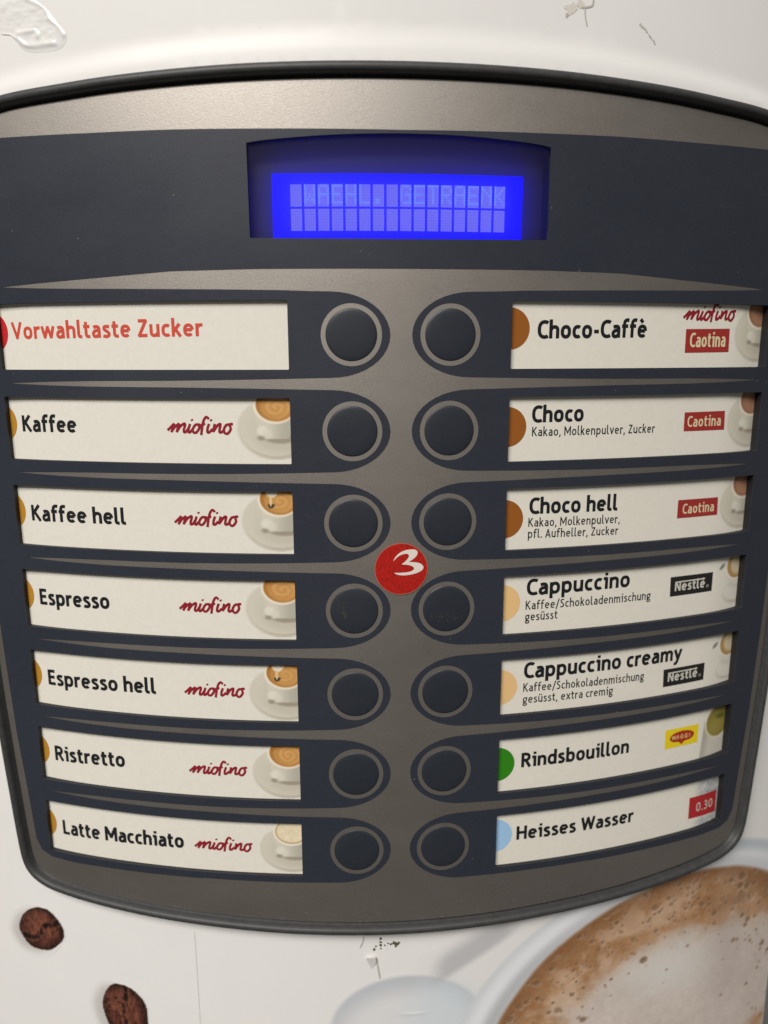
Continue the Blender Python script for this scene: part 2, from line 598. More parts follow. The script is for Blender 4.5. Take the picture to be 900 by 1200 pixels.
for c in range(16):
    u0 = -28.6 + c * pit
    for r in range(2):
        v0 = 37.3 - r * 5.85
        a, b_ = u0 + 0.31, u0 + pit - 0.31
        # 5 x 8 small dots of the cell, with hairline gaps
        du = (b_ - a) / 5; dv = 5.35 / 8
        for x in range(5):
            for y in range(8):
                on = r == 0 and y < 7 and GL[msg[c]][y][x] == '1'
                x0, x1 = a + x * du + .02, a + (x + 1) * du - .02
                y1, y0 = v0 - y * dv - .02, v0 - (y + 1) * dv + .02
                kb.add(P([x0, x1, x1, x0], [y0, y0, y1, y1], -3.16), [(0, 1, 2, 3)], 1 if on else 0)
kb.build('character_cells', [M['cell'], M['dot']], screen)
gb = MB()
gb.sheet([offset_loop(LCDW, -0.03)], -0.7, 5)
gb.build('display_pane', M['pane'], panel)

# ------------------------------------------------------------------ lettering: every letter drawn as pen strokes


def L(*p):
    return np.array(p, float)


def B(*p):
    p = np.array(p, float); o = [p[0]]
    for k in range(0, len(p) - 1, 3):
        a, b, c, d = p[k:k + 4]
        for t in np.arange(1, 8) / 7:
            o.append((1 - t) ** 3 * a + 3 * t * (1 - t) ** 2 * b + 3 * t * t * (1 - t) * c + t ** 3 * d)
    return np.array(o)


def El(cx, cy, rx, ry, a0=0, a1=360, n=2.35):
    a = np.radians(np.linspace(a0, a1, 30))
    c, s = np.cos(a), np.sin(a)
    return np.stack([cx + rx * np.sign(c) * abs(c) ** (2 / n), cy + ry * np.sign(s) * abs(s) ** (2 / n)], -1)


def arch(x0, x1, h=.72):
    m = (x0 + x1) / 2
    return B((x0, .46), (x0 + .03, .58), (m - .06, .64), (m + .01, .635), (x1 - .04, .63), (x1, .57), (x1, .43), (x1, .3), (x1, .1), (x1, 0))


_o = El(.27, .36, .185, .275)
_e = [L((.10, .375), (.44, .375)), El(.27, .36, .185, .275, 2, 316)]
_u = [B((.085, .72), (.085, .6), (.085, .4), (.085, .29), (.085, .15), (.13, .085), (.24, .085), (.32, .085), (.39, .14), (.435, .26)), L((.435, 0), (.435, .72))]
FONT = {
    'a': (.49, [B((.40, .42), (.2, .43), (.09, .37), (.09, .23), (.09, .12), (.14, .075), (.21, .075), (.31, .075), (.38, .15), (.40, .24)),
                B((.10, .60), (.26, .67), (.405, .66), (.405, .46), (.405, .3), (.405, .15), (.405, 0))]),
    'b': (.54, [L((.085, 0), (.085, 1.05)), El(.27, .36, .185, .275)]), 'c': (.43, [El(.27, .36, .185, .275, 52, 308)]),
    'd': (.54, [L((.455, 0), (.455, 1.05)), _o]), 'e': (.53, _e),
    'f': (.37, [B((.14, 0), (.14, .3), (.14, .6), (.14, .78), (.14, .95), (.23, 1.03), (.40, .97)), L((0, .65), (.35, .65))]),
    'g': (.52, [El(.25, .43, .165, .205), L((.30, .63), (.52, .645)), B((.15, .25), (.04, .14), (.10, .07), (.25, .055), (.42, .04), (.46, -.05), (.43, -.14), (.36, -.28), (.05, -.27), (.07, -.12), (.08, -.03), (.16, .02), (.24, .05))]),
    'h': (.52, [L((.085, 0), (.085, 1.05)), arch(.085, .435)]),
    'i': (.25, [L((.0, .66), (.20, .66)), L((.165, 0), (.165, .72)), L((.155, .85), (.155, 1.02))]),
    'k': (.49, [L((.085, 0), (.085, 1.05)), L((.12, .30), (.40, .72)), L((.19, .43), (.44, 0))]),
    'l': (.27, [B((.085, 1.05), (.085, .8), (.085, .4), (.085, .22), (.085, .10), (.13, .06), (.27, .085))]),
    'm': (.80, [L((.085, 0), (.085, .72)), arch(.085, .40), arch(.40, .715)]), 'n': (.52, [L((.085, 0), (.085, .72)), arch(.085, .435)]),
    'o': (.54, [_o]), 'p': (.54, [L((.085, -.28), (.085, .72)), El(.27, .36, .185, .275)]),
    'r': (.35, [L((.085, 0), (.085, .72)), B((.085, .44), (.11, .57), (.2, .67), (.36, .625))]),
    's': (.42, [B((.37, .60), (.25, .67), (.085, .65), (.09, .52), (.09, .40), (.355, .36), (.35, .20), (.345, .05), (.17, .04), (.04, .11))]),
    't': (.36, [B((.14, .92), (.14, .7), (.14, .4), (.14, .24), (.14, .08), (.22, .05), (.35, .10)), L((.0, .65), (.34, .65))]),
    'u': (.52, _u), 'v': (.5, [L((.05, .72), (.25, .06), (.45, .72))]), 'w': (.75, [L((.05, .72), (.20, .08), (.375, .66), (.55, .08), (.70, .72))]),
    'x': (.5, [L((.05, .72), (.45, 0)), L((.45, .72), (.05, 0))]), 'y': (.5, [L((.05, .72), (.26, .10)), B((.46, .72), (.36, .4), (.28, .1), (.22, -.08), (.17, -.23), (.1, -.24), (.02, -.21))]),
    'z': (.45, [L((.04, .635), (.38, .635), (.06, .085), (.43, .085))]),
    'A': (.60, [L((.05, 0), (.30, .93), (.55, 0)), L((.14, .3), (.46, .3))]), 'C': (.52, [El(.36, .5, .275, .415, 55, 305)]),
    'E': (.47, [L((.085, 0), (.085, 1)), L((.085, .915), (.45, .915)), L((.085, .52), (.42, .52)), L((.085, .085), (.46, .085))]),
    'H': (.62, [L((.085, 0), (.085, 1)), L((.535, 0), (.535, 1)), L((.085, .52), (.535, .52))]),
    'K': (.57, [L((.085, 0), (.085, 1)), L((.12, .46), (.49, 1)), L((.2, .56), (.53, 0))]), 'L': (.46, [L((.085, 1), (.085, 0)), L((.085, .085), (.46, .085))]),
    'M': (.78, [L((.085, 0), (.085, 1)), L((.095, .95), (.39, .28), (.685, .95)), L((.695, 0), (.695, 1))]),
    'N': (.62, [L((.085, 0), (.085, 1)), L((.1, .97), (.52, .03)), L((.535, 0), (.535, 1))]),
    'R': (.55, [L((.085, 0), (.085, 1)), B((.085, .915), (.3, .93), (.45, .9), (.45, .7), (.45, .5), (.3, .48), (.085, .48)), L((.27, .47), (.51, 0))]),
    'S': (.49, [B((.43, .87), (.25, .95), (.09, .9), (.095, .73), (.10, .54), (.41, .50), (.405, .27), (.40, .06), (.2, .04), (.05, .13))]),
    'V': (.62, [L((.05, 1), (.31, .07), (.57, 1))]), 'W': (.86, [L((.05, 1), (.23, .09), (.43, .92), (.63, .09), (.81, 1))]),
    'Z': (.54, [L((.06, .915), (.45, .915), (.09, .085), (.51, .085))]),
    '-': (.31, [L((.03, .36), (.29, .36))]), ',': (.2, [L((.12, .14), (.06, -.16))]), '.': (.18, [L((.09, 0), (.09, .17))]), '/': (.4, [L((.04, -.14), (.37, 1.05))]),
    '0': (.54, [El(.27, .5, .185, .415)]), '3': (.48, [B((.06, .88), (.2, .95), (.38, .92), (.375, .73), (.37, .55), (.25, .53), (.16, .53)), B((.16, .53), (.3, .53), (.40, .46), (.40, .29), (.40, .05), (.15, .04), (.05, .12))]),
    'è': (.53, _e + [L((.15, 1.04), (.29, .84))]), 'é': (.53, _e + [L((.25, .84), (.40, 1.04))]),
    'ü': (.52, _u + [L((.155, .82), (.155, .98)), L((.365, .82), (.365, .98))]),
    'ti': None,
}


def ribbon(b, pts, wid, w, mi=0, sub=None):
    """one pen stroke (u,v points) as a flat band of constant width on the curved front"""
    p = np.asarray(pts, float)
    keep = [0]
    for i in range(1, len(p)):
        if np.linalg.norm(p[i] - p[keep[-1]]) > 1e-4:
            keep.append(i)
    p = p[keep]
    # break the stroke at sharp corners, each piece running a little past the corner
    if len(p) > 2:
        e = p[1:] - p[:-1]; e /= np.linalg.norm(e, axis=1)[:, None]
        cs = (e[1:] * e[:-1]).sum(1)
        br = [i + 1 for i in range(len(cs)) if cs[i] < 0.6]
        if br:
            cut = [0] + br + [len(p) - 1]
            for q, (a, c) in enumerate(zip(cut[:-1], cut[1:])):
                z = p[a:c + 1].copy()
                if a in br: z[0] -= e[a] * wid * .30
                if c in br: z[-1] += e[c - 1] * wid * .30
                ribbon(b, z, wid, w + .0004 * q, mi)
            return
    n = len(p)
    closed = np.linalg.norm(p[0] - p[-1]) < 1e-3
    if closed:
        p = p[:-1]; n -= 1
    d = np.roll(p, -1, 0) - p
    d /= np.linalg.norm(d, axis=1)[:, None] + 1e-12
    nn = np.stack([-d[:, 1], d[:, 0]], -1)
    off = np.zeros_like(p)
    for i in range(n):
        if closed or 0 < i < n - 1:
            a, c = nn[i - 1], nn[i]
            m = a + c
            l = np.linalg.norm(m)
            m = m / l if l > 1e-6 else a
            k = min(1.0 / max(0.35, m @ a), 2.6)
            off[i] = m * k
        elif i == 0:
            off[i] = nn[0]
        else:
            off[i] = nn[n - 2]
    A = p + off * wid / 2; Bq = p - off * wid / 2
    V = np.concatenate([P(A[:, 0], A[:, 1], w), P(Bq[:, 0], Bq[:, 1], w)])
    rng = n if closed else n - 1
    b.add(V, [(i, n + i, n + (i + 1) % n, (i + 1) % n) for i in range(rng)], mi)


CARD_W = -1.05


def text(b, s, u0, u1, v0, v1, cap, weight=0.17, w=CARD_W + .03, gap=.105, space=.30, mi=0):
    x = 0; items = []
    for ch in s:
        if ch == ' ':
            x += space; continue
        wd, st = FONT[ch]
        items.append((x, st)); x += wd + gap
    tot = x - gap
    sx = (u1 - u0) / tot
    k = 0
    for x, st in items:
        for q in st:
            uu = u0 + (q[:, 0] + x) * sx
            vv = v0 + (v1 - v0) * (uu - u0) / (u1 - u0) + q[:, 1] * cap
            # lengthen single straight strokes nowhere; bend only with the card
            ribbon(b, np.stack([uu, vv], -1), weight * cap, w + 0.0015 * (k % 9), mi)
            k += 1


SCRIPT = [[(62, 248), (100, 215), (138, 178)], [(138, 178), (120, 225), (102, 268)], [(102, 264), (140, 215), (192, 178)], [(192, 178), (172, 225), (158, 268)],
          [(158, 264), (200, 208), (243, 180), (250, 196), (236, 240), (238, 266), (262, 258), (285, 225)],
          [(304, 182), (288, 225), (280, 258), (296, 268), (325, 240)], [(322, 136), (330, 152)],
          [(395, 190), (360, 193), (330, 235), (336, 268), (366, 268), (398, 225), (395, 190), (420, 200), (452, 182)],
          [(503, 136), (478, 114), (452, 140), (432, 200), (415, 296)], [(405, 206), (432, 190), (462, 180)],
          [(502, 182), (484, 230), (482, 266), (502, 266), (535, 235)], [(520, 138), (529, 154)],
          [(562, 182), (550, 225), (540, 266)], [(543, 258), (588, 200), (618, 186), (612, 225), (606, 262), (625, 268), (655, 245)],
          [(716, 190), (680, 195), (654, 236), (660, 274), (690, 280), (722, 238), (716, 190), (748, 186)]]


def script_logo(b, u0, u1, v0, v1, w=CARD_W + .03):
    sc = (u1 - u0) / 690.0
    for k, st in enumerate(SCRIPT):
        q = smooth_loop(st, 6, False) if len(st) > 2 else np.array(st, float)
        uu = u0 + (q[:, 0] - 58) * sc
        vv = v0 + (v1 - v0) * (uu - u0) / (u1 - u0) + (270 - q[:, 1]) * sc * 1.0
        ribbon(b, np.stack([uu, vv], -1), 25 * sc * 1.08, w + 0.0015 * k)


# ------------------------------------------------------------------ cups printed on the cards
def mixc(c, col, a):
    return c * (1 - a[..., None]) + np.asarray(col, float) * a[..., None]


def rgb2ink(c):
    return ink(c)


def elli(U, V, cu, cv, a, b, soft=0.12):
    d = np.sqrt(((U - cu) / a) ** 2 + ((V - cv) / b) ** 2)
    return 1 - sst(1 - soft, 1 + soft, d)


def paint_cup(cu, cv, kind, seed=0, sc=1.0):
    def f(U, V):
        x = (U - cu) / sc; y = (V - cv) / sc
        c = np.zeros(U.shape + (3,)) + np.array((228, 221, 205.))
        c = mixc(c, (178, 166, 146), elli(x, y, .3, -.35, 10.1, 7.9, .12))
        c = mixc(c, (212, 204, 184), elli(x, y, 0, 0.15, 10.0, 7.75, .06))
        c = mixc(c, (196, 188, 168), elli(x, y, 1.5, -.6, 8.6, 6.0, .25) * .8)
        c = mixc(c, (208, 201, 180), elli(x, y, -6, 1, 4, 4, .6) * .6)
        # body of the cup, tapering to its foot
        t = np.clip((5.5 - y) / 8.5, 0, 1)
        hw = 5.75 - 2.4 * t ** 1.5
        body = (1 - sst(-.2, .25, abs(x) - hw)) * sst(-3.1, -2.6, y) * (y < 6.5)
        c = mixc(c, (150, 138, 118), elli(x, y, 1.2, -2.6, 4.3, 1.5, .3) * .8)
        sh = 212 - 30 * sst(-3, 3, x) + 26 * sst(3.6, 5.6, x)
        bc = np.stack([sh, sh * .965, sh * .87], -1)
        c = c * (1 - body[..., None]) + bc * body[..., None]
        # handle
        c = mixc(c, (150, 140, 122), elli(x, y, -4.0, -2.6, 1.0, .7, .6) * .85)
        c = mixc(c, (226, 219, 200), elli(x, y, -3.7, -.7, 1.5, 1.3, .4))
        c = mixc(c, (220, 212, 192), elli(x, y, -2.2, -1.5, 1.2, 1.2, .5) * .8)
        # rim and drink
        c = mixc(c, (238, 226, 204), elli(x, y, 0, 6.1, 5.95, 4.95, .05))
        if kind == 'latte':
            c = mixc(c, (176, 142, 96), elli(x, y, .1, 6.2, 5.35, 4.35, .05))
            c = mixc(c, (232, 214, 178), elli(x, y, .1, 6.25, 5.0, 4.0, .08))
            c = c + (fbm(x * 1.1, y * 1.1, seed)[..., None] - .5) * 26 * elli(x, y, .1, 6.25, 5.0, 4.0)[..., None]
        elif kind == 'choc':
            c = mixc(c, (140, 98, 72), elli(x, y, .1, 6.2, 5.3, 4.3, .05))
            c = mixc(c, (172, 126, 98), elli(x, y, .6, 5.8, 4.9, 3.7, .3))
        else:
            cf = elli(x, y, .1, 6.2, 5.35, 4.35, .05)
            c = mixc(c, (168, 112, 52), cf)
            r = np.sqrt((x - .3) ** 2 + ((y - 5.6) * 1.25) ** 2)
            an_ = np.arctan2(y - 5.6, x - .3)
            sw = .5 + .5 * np.sin(r * 3.6 + an_ + 4 * fbm(x * .5, y * .5, seed))
            c = mixc(c, (202, 148, 84), elli(x, y, .5, 5.6, 4.4, 3.4, .35) * .9)
            c = mixc(c, (222, 172, 104), elli(x, y, .4, 5.6, 4.0, 3.0, .4) * sw * .6)
            if kind == 'milk':
                c = mixc(c, (72, 62, 38), elli(x + .5 * (y - 4.2), y - .55 * x, -2.0, 5.3, 1.0, .55, .4))
                c = mixc(c, (60, 52, 36), elli(x, y, -2.4, 4.4, .7, .5, .4))
                c = mixc(c, (236, 222, 196), elli(x, y, -2.0, 8.3, 1.7, 1.7, .2))
                c = mixc(c, (226, 200, 150), elli(x, y, -2.3, 5.6, .35, 1.5, .3))
        g = (np.random.RandomState(seed).rand(*U.shape) - .5)[..., None] * 5
        return ink(np.clip(c + g, 0, 245))
    return f


def cup_cover(cu, cv, sc=1.0):
    return lambda U, V: (((U - cu) / 10.6 / sc) ** 2 + ((V - cv) / 8.4 / sc) ** 2 < 1) | ((abs(U - cu) < 6.4 * sc) & (V > cv + 2) & (V < cv + 11.6 * sc))


def paint_topcup(cu, cv, seed=0):
    """cup seen from above with a spoon beside it"""
    def f(U, V):
        x = U - cu; y = V - cv
        c = np.zeros(U.shape + (3,)) + np.array((228, 221, 205.))
        c = mixc(c, (176, 166, 148), elli(x, y, .6, -9.0, 6.0, 3.4, .2) * .7)
        c = mixc(c, (226, 219, 203), elli(x, y, .6, -8.2, 6.3, 3.4, .2))
        c = mixc(c, (178, 168, 150), elli(x, y, 1.5, -5.6, 4.2, 1.6, .5) * .7)
        c = mixc(c, (222, 215, 198), elli(x, y, .8, -3.5, 4.6, 3.4, .3))
        c = mixc(c, (120, 114, 104), elli(x + .75 * y, y - .75 * x, -6.6, 5.2, 1.6, .75, .5) * .85)
        c = mixc(c, (235, 228, 212), elli(x, y, 0, 0, 5.0, 4.7, .06))
        c = mixc(c, (176, 140, 88), elli(x, y, 0.1, 0, 4.5, 4.2, .08))
        c = mixc(c, (214, 196, 160), elli(x, y, 0.7, .3, 3.4, 3.3, .25))
        return ink(np.clip(c, 0, 245))
    return f


def paint_soup(cu, cv):
    def f(U, V):
        x = U - cu; y = V - cv
        c = np.zeros(U.shape + (3,)) + np.array((228, 221, 205.))
        t = np.clip(-y / 12, 0, 1)
        body = (1 - sst(-.3, .4, abs(x + 1.2 * t) - (6.6 - .2 * t))) * (y < 1)
        c = mixc(c, (206, 199, 184), body)
        c = mixc(c, (170, 163, 148), body * (1 - sst(-5.8, -2.0, x + 2.2 * t)) * .8)
        c = mixc(c, (226, 218, 196), elli(x, y, 0, 0, 6.3, 6.0, .05))
        c = mixc(c, (136, 122, 58), elli(x, y, .1, .2, 5.7, 5.4, .06))
        c = mixc(c, (160, 144, 72), elli(x, y, -.8, -1.5, 4.0, 3.2, .5) * .7)
        c = mixc(c, (84, 92, 34), elli(x + .4 * y, y, 1.5, 1.6, 2.2, .8, .5) * .8)
        return ink(np.clip(c, 0, 245))
    return f


def paint_water(U, V):
    n_ = fbm(U * .45, V * .45, 5)
    c = np.zeros(U.shape + (3,)) + np.array((228, 221, 205.))
    a = sst(99.5, 105, U) * (.35 + .9 * sst(.42, .6, n_))
    c = mixc(c, (188, 188, 184), np.clip(a, 0, 1))
    c = mixc(c, (150, 152, 150), sst(.55, .68, fbm(U * .8, V * .8, 9)) * sst(102, 107, U) * .7)
    return ink(np.clip(c, 0, 245))


# ------------------------------------------------------------------ the fourteen label cards
def sag(t):
    """the stiff card leaves the curve of the panel towards its outer end"""
    for o in [t] + list(t.children_recursive):
        if o.type != 'MESH':
            continue
        n = len(o.data.vertices)
        a = np.empty(n * 3, np.float32)
        o.data.vertices.foreach_get('co', a)
        a = a.reshape(-1, 3).astype(float)
        th = np.arctan2(a[:, 0], RAD * MM - a[:, 1])
        k = abs(th) * RAD
        d = np.where(th > 0, 1.6, 0.5) * np.clip((k - 97) / 16.5, 0, 1.2) ** 2 * MM
        a[:, 0] -= np.sin(th) * d
        a[:, 1] += np.cos(th) * d
        o.data.vertices.foreach_set('co', a.astype(np.float32).ravel())
        o.data.update()



def card(s, i, label):
    t = empty('label_card', 0, 0, 0, label, 'label card', 'drink label cards in the windows of the panel')
    b = MB()
    vc = -ROW * i
    b.slab([rrect(min(s * 28.3, s * 113.3), max(s * 28.3, s * 113.3), vc - 9.9, vc + 9.9, .3)], CARD_W, .25, 4,
           extra=np.stack(np.meshgrid(s * np.arange(96, 113.2, .7), vc + np.arange(-9.5, 9.6, 1.9)), -1).reshape(-1, 2))
    b.build('paper', M['paper'], t)
    return t


def letters(t, name, m, *lines):
    b = MB()
    for ln in lines:
        text(b, *ln[:6], **(ln[6] if len(ln) > 6 else {}))
    return b.build(name, m, t)


def spot(t, cu, cv, r, colour):
    b = MB()
    a = np.linspace(0, 2 * np.pi, 64, endpoint=False)
    lp = np.stack([np.clip(cu + r * np.cos(a), -113, 113), cv + r * np.sin(a)], -1)
    s = 1 if cu > 0 else -1
    lp[:, 0] = np.where(s * cu < 60, np.where(s > 0, np.maximum(lp[:, 0], 28.6), np.minimum(lp[:, 0], -28.6)), lp[:, 0])
    keep = [k for k in range(len(lp)) if np.linalg.norm(lp[k] - lp[k - 1]) > 1e-3]
    b.sheet([lp[keep]], CARD_W + .03, 3)
    return b.build('colour_dot', M['dot_' + colour], t)


def logo(t, u0, u1, v0, v1):
    b = MB()
    script_logo(b, u0, u1, v0, v1)
    return b.build('script_logo', M['wine_ink'], t)


BOLD = dict(weight=.205, gap=.075, space=.27)
THIN = dict(weight=.135, gap=.09, space=.27)

LEFT = [
    ('Vorwahltaste Zucker', -108.5, -52.2, -.60, -.15, 4.57, 'cream label card in red lettering reading Vorwahltaste Zucker, no cup picture'),
    ('Kaffee', -108.0, -90.4, -1.0, -.89, 4.55, 'cream label card reading Kaffee alone, beside a cup of espresso'),
    ('Kaffee hell', -107.8, -77.4, -1.72, -1.48, 4.65, 'cream label card reading Kaffee hell, with milk poured into its cup'),
    ('Espresso', -107.8, -84.5, -2.06, -1.73, 4.8, 'cream label card reading Espresso alone, beside a cup of black coffee'),
    ('Espresso hell', -107.6, -71.8, -2.44, -2.01, 4.8, 'cream label card reading Espresso hell, with milk poured into its cup'),
    ('Ristretto', -107.8, -83.5, -2.58, -1.66, 4.9, 'cream label card reading Ristretto, beside a cup of coffee'),
    ('Latte Macchiato', -107.5, -66.1, -2.99, -2.05, 4.9, 'cream label card reading Latte Macchiato, beside a pale milky cup'),
]
CUPV = [None, 0, -.45, -.55, -1.0, -.95, -1.2]
CUPU = [None, 0, .25, .3, .35, .4, .9]
MV = [None, (-63.5, -45.1, -.50, -.36), (-63.0, -44.7, -1.03, -.66), (-63.1, -44.9, -1.12, -.78), (-63.0, -44.9, -1.63, -1.26), (-63.0, -45.2, -1.65, -1.17), (-62.7, -44.6, -1.73, -1.34)]
KIND = [None, 'coffee', 'milk', 'coffee', 'milk', 'coffee', 'latte']
DOTV = [1.3, 1.3, .9, .6, .4, .3, .2]
for i, (s_, u0, u1, v0, v1, cap, lab) in enumerate(LEFT):
    t = card(-1, i, lab)
    vc = -ROW * i
    letters(t, 'lettering', M['red_ink' if i == 0 else 'black_ink'], (s_, u0, u1, vc + v0, vc + v1, cap, dict(weight=.19, gap=.08, space=.27) if i == 0 else BOLD))
    spot(t, -115.4, vc + DOTV[i], 5.55, 'red' if i == 0 else 'amber')
    if i:
        a, b_, c, d = MV[i]
        logo(t, a, b_, vc + c, vc + d)
        cu, cv = -33.5 + CUPU[i], vc + .8 + CUPV[i]
        sc = .93 if i == 6 else 1.0
        picture('cup_picture', max(cu - 10.9, -44.9), -28.5, vc - 9.0, vc + 9.4, .2, CARD_W + .02, paint_cup(cu, cv, KIND[i], 10 + i, sc), M['print'], t, cup_cover(cu, cv, sc))

RIGHT = [
    (('Choco-Caffè', 37.0, 69.6, -.92, -.51, 4.75), [], 'cream label card reading Choco-Caffè above red patch and milk chocolate cup', 'brown', 1.65),
    (('Choco', 36.3, 51.5, 1.71, 1.84, 4.6), [('Kakao, Molkenpulver, Zucker', 36.4, 74.4, -2.03, -1.99, 2.55)], 'cream label card reading Choco with one line of ingredients', 'brown', .6),
    (('Choco hell', 36.5, 63.7, 1.18, 1.03, 4.65), [('Kakao, Molkenpulver,', 36.3, 64.8, -2.47, -2.79, 2.55), ('pfl. Aufheller, Zucker', 36.3, 64.4, -5.72, -6.19, 2.55)],
     'cream label card reading Choco hell with two lines of ingredients', 'brown', -.05),
    (('Cappuccino', 36.6, 69.4, 2.37, 2.67, 4.85), [('Kaffee/Schokoladenmischung', 36.4, 77.0, -1.90, -1.99, 2.65), ('gesüsst', 36.4, 46.4, -5.31, -5.24, 2.65)],
     'cream label card reading Cappuccino alone, with a black patch', 'tan', .4),
    (('Cappuccino creamy', 36.7, 90.2, 1.98, 2.05, 4.9), [('Kaffee/Schokoladenmischung', 36.6, 76.7, -2.22, -2.78, 2.7), ('gesüsst, extra cremig', 36.6, 66.0, -5.88, -6.12, 2.7)],
     'cream label card reading Cappuccino creamy, with a black patch', 'tan', -.3),
    (('Rindsbouillon', 36.9, 73.0, -1.63, -1.55, 4.7), [], 'cream label card reading Rindsbouillon with green dot and yellow patch', 'green', .05),
    (('Heisses Wasser', 36.2, 76.4, -.90, -1.14, 4.6), [], 'cream label card reading Heisses Wasser with pale blue dot', 'blue', 1.3),
]


def patch(t, q, vc, m, name='logo_patch'):
    """q: four corners, anticlockwise from the lower left"""
    b = MB()
    n_ = 6
    q = [np.array((a, b_ + vc)) for a, b_ in q]
    lp = [q[k] + (q[(k + 1) % 4] - q[k]) * t_ for k in range(4) for t_ in np.arange(n_) / n_]
    b.sheet([lp], CARD_W + .035, .9)
    return b.build(name, m, t)


for i, (title, small, lab, colour, dv) in enumerate(RIGHT):
    t = card(1, i, lab)
    vc = -ROW * i
    s_, u0, u1, v0, v1, cap = title
    letters(t, 'lettering', M['black_ink'], (s_, u0, u1, vc + v0, vc + v1, cap, BOLD))
    if small:
        letters(t, 'ingredient_lettering', M['grey_ink'], *[(a, b_, c, vc + d, vc + e, f_, THIN) for a, b_, c, d, e, f_ in small])
    spot(t, 29.3, vc + dv, 5.45, colour)
    W2 = CARD_W + .065
    if i < 3:
        q = [[(82.7, -4.7), (98.45, -4.5), (98.2, 2.1), (82.6, 1.85)], [(84.4, -1.95), (99.4, -2.0), (99.1, 3.6), (84.3, 3.5)], [(84.4, -2.74), (99.6, -2.74), (99.3, 2.72), (84.4, 2.78)]][i]
        p = patch(t, q, vc, M['brick_ink'])
        k = [(84.2, 96.9, -3.2, -3.0, 4.1), (85.5, 97.8, -.75, -.7, 3.2), (86.2, 98.0, -1.55, -1.5, 3.1)][i]
        letters(p, 'patch_lettering', M['cream_ink'], ('Caotina', k[0], k[1], vc + k[2], vc + k[3], k[4], dict(weight=.15, w=W2)))
        if i == 0:
            logo(t, 81.3, 100.0, 4.3, 4.75)
        cu, cv = 110.6, vc + (.9, .5, .3)[i]
        picture('cup_picture', 100.0, 113.0, vc - 9.0, vc + 9.4, .2, CARD_W + .02, paint_cup(cu, cv, 'choc', 30 + i, .98), M['print'], t, cup_cover(cu, cv, .98))
    elif i < 5:
        q = [[(84.0, -1.95), (100.0, -1.85), (100.0, 4.2), (83.8, 4.2)], [(84.0, -6.3), (99.8, -6.2), (99.8, -.45), (83.8, -.5)]][i - 3]
        p = patch(t, q, vc, M['patch_black'])
        vb = vc + q[0][1] + 1.55
        letters(p, 'patch_lettering', M['white_ink'], ('Nestlé', 85.6, 97.0, vb, vb + .05, 3.0, dict(weight=.19, w=W2)))
        b = MB()
        ribbon(b, [(85.6, vb + 2.8), (88.2, vb + 2.85), (94.5, vb + 2.9), (96.9, vb + 2.95)], .42, W2 + .02)
        ribbon(b, circle(98.1, vb + .4, .38, 16).tolist() + [(98.48, vb + .4)], .14, W2)
        b.build('patch_bar', M['white_ink'], p)
        cu, cv = 110.6, vc + (5.2, 4.4)[i - 3]
        picture('cup_picture', 101.2, 113.0, vc - 9.0, vc + 9.6, .2, CARD_W + .02, paint_topcup(cu, cv, 40 + i), M['print'], t)
    elif i == 5:
        p = patch(t, [(86.5, -2.87), (99.6, -2.74), (99.6, 3.68), (86.3, 3.76)], vc, M['patch_yellow'])
        b = MB()
        em = smooth_loop([(88.2, .4), (89.5, 1.9), (93.0, 2.55), (96.6, 1.95), (97.9, .55), (96.6, -.8), (94.2, -1.2), (93.0, -2.1), (91.8, -1.2), (89.5, -.85)], 5)
        b.sheet([em[::-1] + np.array((0, vc))], CARD_W + .06, 3)
        b.build('emblem', M['patch_red'], p)
        b = MB()
        for k, x in enumerate((89.3, 90.8, 92.4, 94.1, 95.7)):
            z = vc - .1
            st = [[(0, 0), (0, 1.3), (.5, .5), (1.0, 1.3), (1.0, 0)], [(0, 0), (.5, 1.3), (1, 0)], [(1, 1.1), (.4, 1.3), (0, .65), (.4, 0), (1, .15), (1, .6), (.6, .6)], [(1, 1.1), (.4, 1.3), (0, .65), (.4, 0), (1, .15), (1, .6), (.6, .6)], [(.3, 0), (.3, 1.3)]][k]
            ribbon(b, [(x + a, z + c) for a, c in st], .28, CARD_W + .085 + .001 * k)
        b.build('patch_lettering', M['dot_tan'], p)
        cu, cv = 108.7, vc + 2.6
        picture('cup_picture', 99.8, 113.0, vc - 9.0, vc + 9.4, .2, CARD_W + .02, paint_soup(cu, cv), M['print'], t)
    else:
        picture('water_picture', 99.0, 113.0, vc - 9.0, vc + 9.0, .25, CARD_W + .02, paint_water, M['print'], t)
        p = patch(t, [(98.5, -5.2), (111.6, -6.2), (111.3, 1.95), (98.4, 2.5)], vc, M['price_red'], 'price_patch')
        letters(p, 'price_lettering', M['white_ink'], ('0.30', 101.6, 109.6, vc - 3.35, vc - 3.75, 3.3, dict(weight=.14, w=W2)))

for o in list(COL.objects):
    if o.get('category') == 'label card':
        sag(o)

